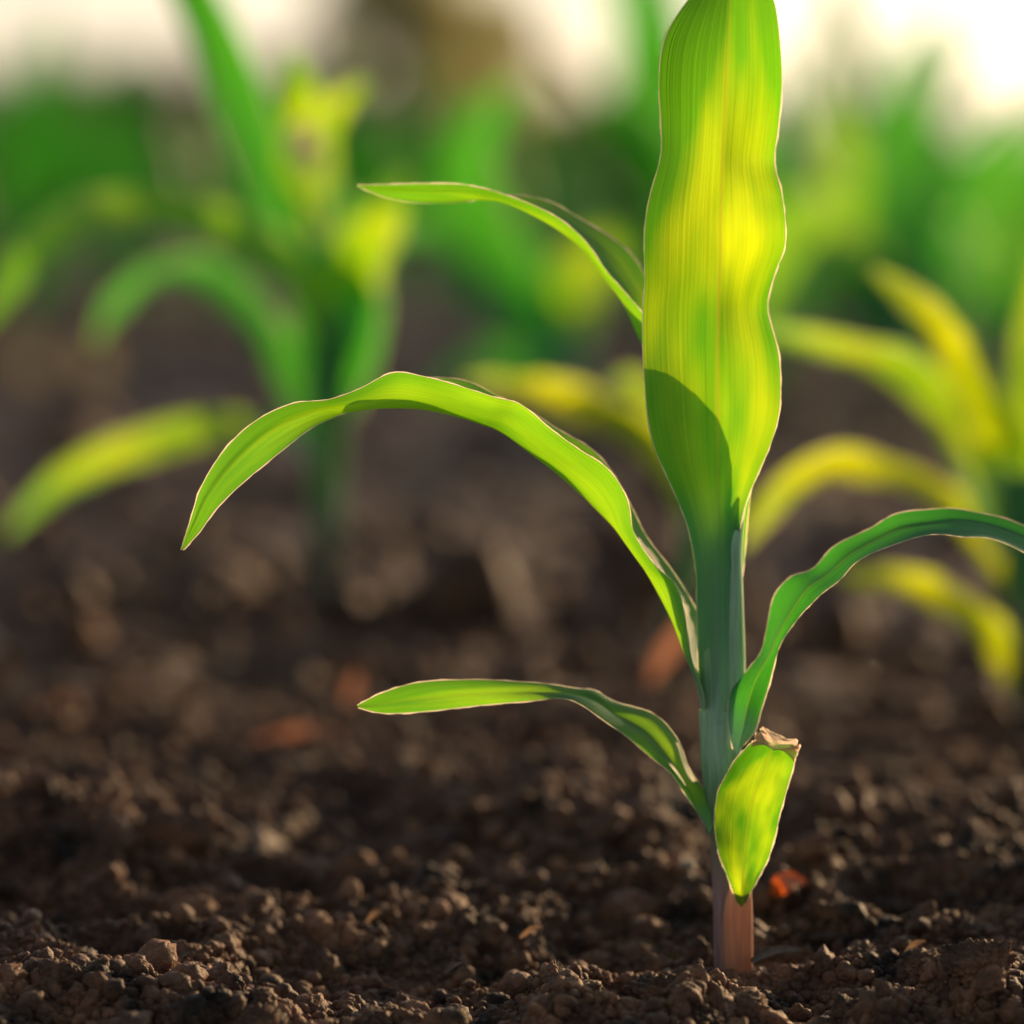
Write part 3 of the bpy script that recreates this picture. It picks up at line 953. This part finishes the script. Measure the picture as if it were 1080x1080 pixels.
bg_plant(1.5, (775, 490), 'blurred maize seedling hidden behind the upright leaf, its dark leaf tip showing left of it',
         [(775, 450, 12), (770, 400, 15), (766, 330, 14)], [
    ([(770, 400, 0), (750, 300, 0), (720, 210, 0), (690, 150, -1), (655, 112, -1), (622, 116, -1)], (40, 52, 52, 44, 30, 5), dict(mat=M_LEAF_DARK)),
    ([(770, 380, 0), (800, 290, 0), (850, 230, 0), (905, 240, 0), (930, 280, 0)], (40, 50, 50, 36, 5), dict(mat=M_LEAF_MID)),
    ([(768, 360, 0), (770, 260, 0), (775, 160, 0), (780, 90, 0)], (40, 52, 44, 5), dict(mat=M_LEAF_DEEP)),
])
bg_plant(2.0, (950, 440), 'tall blurred maize seedling at the right whose thin tip rises into the bright sky',
         [(950, 400, 12), (948, 340, 15), (948, 280, 14)], [
    ([(948, 330, 0), (938, 250, 0), (940, 170, 0), (952, 110, 0), (960, 55, 0)], (50, 58, 44, 36, 10), dict(mat=M_LEAF_DEEP)),
    ([(948, 350, 0), (920, 270, 0), (895, 200, 0), (880, 140, 0), (868, 90, 0)], (44, 54, 40, 26, 5), dict(mat=M_LEAF_MID)),
    ([(950, 350, 0), (990, 270, 0), (1030, 200, 0), (1055, 150, 0), (1068, 110, 0)], (44, 58, 56, 42, 5), dict(mat=M_LEAF_DEEP)),
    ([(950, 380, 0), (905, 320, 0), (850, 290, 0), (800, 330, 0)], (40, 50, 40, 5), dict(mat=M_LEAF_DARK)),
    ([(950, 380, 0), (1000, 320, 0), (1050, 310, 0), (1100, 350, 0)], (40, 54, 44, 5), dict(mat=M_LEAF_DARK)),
])
bg_plant(2.2, (1090, 430), 'blurred maize seedling at the right edge behind the yellow-leaved one',
         [(1088, 390, 12), (1085, 320, 15)], [
    ([(1085, 340, 0), (1075, 260, 0), (1060, 180, 0), (1045, 130, 0)], (50, 64, 56, 8), dict(mat=M_LEAF_MID)),
    ([(1085, 360, 0), (1110, 250, 0), (1125, 160, 0), (1130, 90, 0)], (50, 60, 50, 5), dict(mat=M_LEAF_DEEP)),
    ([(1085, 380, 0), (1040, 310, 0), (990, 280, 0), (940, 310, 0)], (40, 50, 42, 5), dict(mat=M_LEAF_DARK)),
])

# ------------------------------------------------------------------ generic maize plants of the rows behind
def make_maize(seed, hgt):
    rs = np.random.default_rng(seed)
    root = empty('maize_plant', (0, 0, 0))
    h = hgt * 0.42
    tube(root, 'stem', [(0, 0, -0.02), (0, 0, h * .5), (0.002, 0, h), (0.003, 0, h * 1.2)], [0.006, 0.006, 0.005, 0.002], M_STEM_FAR, n=10, sub=3)
    nlv = 7
    a = rs.uniform(0, 6.28)
    for i in range(nlv):
        f = i / (nlv - 1)
        az = a + i * math.pi + rs.normal(0, 0.35)
        L = hgt * (0.55 + 0.45 * f) * rs.uniform(0.85, 1.1)
        el = R(40 + 42 * f)
        droop = R(110 * (1 - f) + 20) * rs.uniform(0.8, 1.2)
        p = np.array([0, 0, h * (0.25 + 0.75 * f)])
        A, K, B = [], [], []
        n = 10
        wmax = 0.030 * hgt / 0.25
        for j in range(n + 1):
            t = j / n
            e = el - droop * t ** 1.5
            d = np.array([math.cos(az) * math.cos(e), math.sin(az) * math.cos(e), math.sin(e)])
            side = np.array([-math.sin(az), math.cos(az), 0])
            up = np.cross(d, side) * -1
            w_ = wmax * 0.5 * (math.sin(min(1, 0.25 + t * 0.9) * math.pi * 0.5) if t < .5 else math.sqrt(max(0.0, (1 - t) / 0.5))) + 0.0003
            A.append(p - side * w_ + up * w_ * 0.3)
            K.append(p)
            B.append(p + side * w_ + up * w_ * 0.3)
            p = p + d * L / n
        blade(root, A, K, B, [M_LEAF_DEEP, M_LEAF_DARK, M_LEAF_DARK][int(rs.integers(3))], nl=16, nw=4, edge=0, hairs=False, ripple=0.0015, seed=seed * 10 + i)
    return root


def copy_tree(o):
    c = o.copy()
    COL.objects.link(c)
    for ch in o.children:
        k_ = ch.copy()
        COL.objects.link(k_)
        k_.parent = c
    return c


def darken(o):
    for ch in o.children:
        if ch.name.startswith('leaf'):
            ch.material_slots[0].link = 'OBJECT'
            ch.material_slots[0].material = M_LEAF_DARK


protos = [make_maize(s, 0.25) for s in range(5)]
used = [False] * 5
rr = random.Random(5)


def place(x, y, rz, sc, label, group):
    i = rr.randrange(5)
    o = copy_tree(protos[i])
    o.location = (x, y, float(ground_h([x], [y])[0]))
    o.rotation_euler = (rr.uniform(-.08, .08), rr.uniform(-.08, .08), rz)
    o.scale = (sc, sc, sc)
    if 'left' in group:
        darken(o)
    tag(o, label, 'plant', group)


row = 0
d = 2.9
while d < 9.5:
    x = -0.15 * d - 0.1 + rr.uniform(0, 0.15)
    while x < 0.15 * d + 0.1:
        ppx = 540 + x * PXR / d
        left = ppx < 620
        ok = (d > 3.8) if left else True
        if ok:
            if left:
                place(x, d - CAM_D + rr.uniform(-.12, .12), rr.uniform(0, 6.28), rr.uniform(0.6, 0.85),
                      'green maize plant melting into the blurred rows at the far left', 'maize plants of the far rows on the left')
            else:
                place(x, d - CAM_D + rr.uniform(-.12, .12), rr.uniform(0, 6.28), (rr.uniform(1.02, 1.2) if rr.random() < 0.3 else rr.uniform(0.6, 0.85)),
                      'green maize plant in the blurred dense rows behind at the right', 'maize plants of the dense rows on the right')
        x += rr.uniform(0.10, 0.17) * (1 if d < 6 else 1.4)
    d += 0.5 if d < 5 else 0.8

for o in protos:
    for ch in list(o.children):
        bpy.data.objects.remove(ch)
    bpy.data.objects.remove(o)

# far crop that reads as one mass
rs = np.random.default_rng(44)
n = 16000
dd = 9.5 * (80 / 9.5) ** rs.random(n)
xx = rs.uniform(-1, 1, n) * (0.24 * dd + 0.5)
az = rs.uniform(0, 6.28, n)
ln = rs.uniform(0.12, 0.26, n)
wd = rs.uniform(0.015, 0.03, n) * np.clip(dd / 15, 1, 3)
b0 = np.stack([xx, dd - CAM_D, np.full(n, 0.0)], -1)
sd_ = np.stack([-np.sin(az), np.cos(az), np.zeros(n)], -1)
dr = np.stack([np.cos(az), np.sin(az), np.zeros(n)], -1)
md = b0 + dr * (ln * .35)[:, None] + np.array([0, 0, 1]) * (ln * .9)[:, None]
tp = b0 + dr * (ln * .95)[:, None] + np.array([0, 0, 1]) * (ln * 0.75)[:, None]
VV = np.stack([b0 - sd_ * wd[:, None] * .5, b0 + sd_ * wd[:, None] * .5, md + sd_ * wd[:, None] * .6, md - sd_ * wd[:, None] * .6, tp + sd_ * 0.001, tp - sd_ * 0.001], 1).reshape(-1, 3)
ix = np.arange(n) * 6
FF = np.concatenate([np.stack([ix, ix + 1, ix + 2, ix + 3], -1), np.stack([ix + 3, ix + 2, ix + 4, ix + 5], -1)])
M_FAR = plain_noise_material('far_crop', (0.02, 0.06, 0.012), (0.04, 0.10, 0.02), 0.6, 0.4, (0.08, 0.20, 0.02), 3)
tag(mesh_obj('crop_field', VV, FF, [M_FAR]), kind='stuff')


# ------------------------------------------------------------------ trees and bushes on the horizon
def tree(name, x, y, h, w_, trunk_h, mat, n, label, cat, seed, group=None, leaf=0.22):
    rs = np.random.default_rng(seed)
    root = empty(name, (x, y, 0))
    tag(root, label, cat, group)
    tube(root, 'trunk', [(0, 0, -.2), (0.05 * w_, 0, trunk_h * .5), (0, 0, trunk_h), (0.03 * w_, 0, h * .8)],
         [h * .03, h * .024, h * .018, h * .004], M_BARK, n=10, sub=3)
    for i in range(5):
        a = rs.uniform(0, 6.28)
        r = w_ * 0.38
        z0 = trunk_h + (h - trunk_h) * 0.12 * i
        tube(root, 'limb', [(0, 0, z0), (math.cos(a) * r * .5, math.sin(a) * r * .5, z0 + h * .08), (math.cos(a) * r, math.sin(a) * r, z0 + h * .2)],
             [h * .012, h * .008, h * .002], M_BARK, n=6, sub=3)
    nc = 34
    cc = rs.normal(size=(nc, 3))
    cc /= np.linalg.norm(cc, axis=1)[:, None]
    cc *= rs.random((nc, 1)) ** (1 / 2.2)
    cz = (h + trunk_h * .7) / 2
    cc = cc * np.array([w_ * .42, w_ * .42, (h - trunk_h * .7) * .46]) + np.array([0, 0, cz])
    cr = rs.uniform(.10, .2, nc) * w_
    k_ = rs.integers(nc, size=n)
    q = rs.normal(size=(n, 3))
    q /= np.linalg.norm(q, axis=1)[:, None]
    c = cc[k_] + q * (cr[k_] * rs.random(n) ** .4)[:, None]
    a = rs.normal(size=(n, 3))
    a /= np.linalg.norm(a, axis=1)[:, None]
    b = np.cross(a, rs.normal(size=(n, 3)))
    b /= np.linalg.norm(b, axis=1)[:, None]
    s = rs.uniform(.6, 1.3, (n, 1)) * leaf
    V = np.stack([c - a * s, c + b * s * .5, c + a * s, c - b * s * .5], 1).reshape(-1, 3)
    i4 = np.arange(n) * 4
    F = np.stack([i4, i4 + 1, i4 + 2, i4 + 3], -1)
    mesh_obj('crown', V, F, [mat], root)


def hx(px, d):
    return (px - 540) / PXR * d


tree('tree', hx(445, 85), 85, 5.6, 4.6, 0.2, M_TREE, 2600, 'tall blurred olive-brown tree rising out of the top of the frame', 'tree', 1)
tree('tree', hx(520, 95), 95, 4.2, 2.6, 0.3, M_TREE, 1200, 'smaller olive-brown tree tucked against the right side of the tall one', 'tree', 2)
for i, (px, d, h, w_) in enumerate([(-60, 82, 2.2, 3.6), (60, 84, 2.1, 3.4), (170, 86, 2.4, 3.6), (275, 84, 2.3, 3.2), (350, 83, 1.5, 3.0)]):
    tree('bush', hx(px, d), d, h, w_, 0.3, M_BUSH, 2200, 'dark green bush in the blurred hedge along the horizon at the left', 'bush', 10 + i,
         'bushes of the hedge on the left horizon', 0.14)
for i, (px, d, h, w_) in enumerate([(570, 90, 1.6, 3.0), (650, 92, 1.2, 3.0), (740, 95, 0.9, 3.2)]):
    tree('bush', hx(px, d), d, h, w_, 0.2, M_TREE, 1500, 'low brownish bush on the horizon right of the tall tree', 'bush', 30 + i,
         'low bushes on the horizon behind the upright leaf', 0.14)
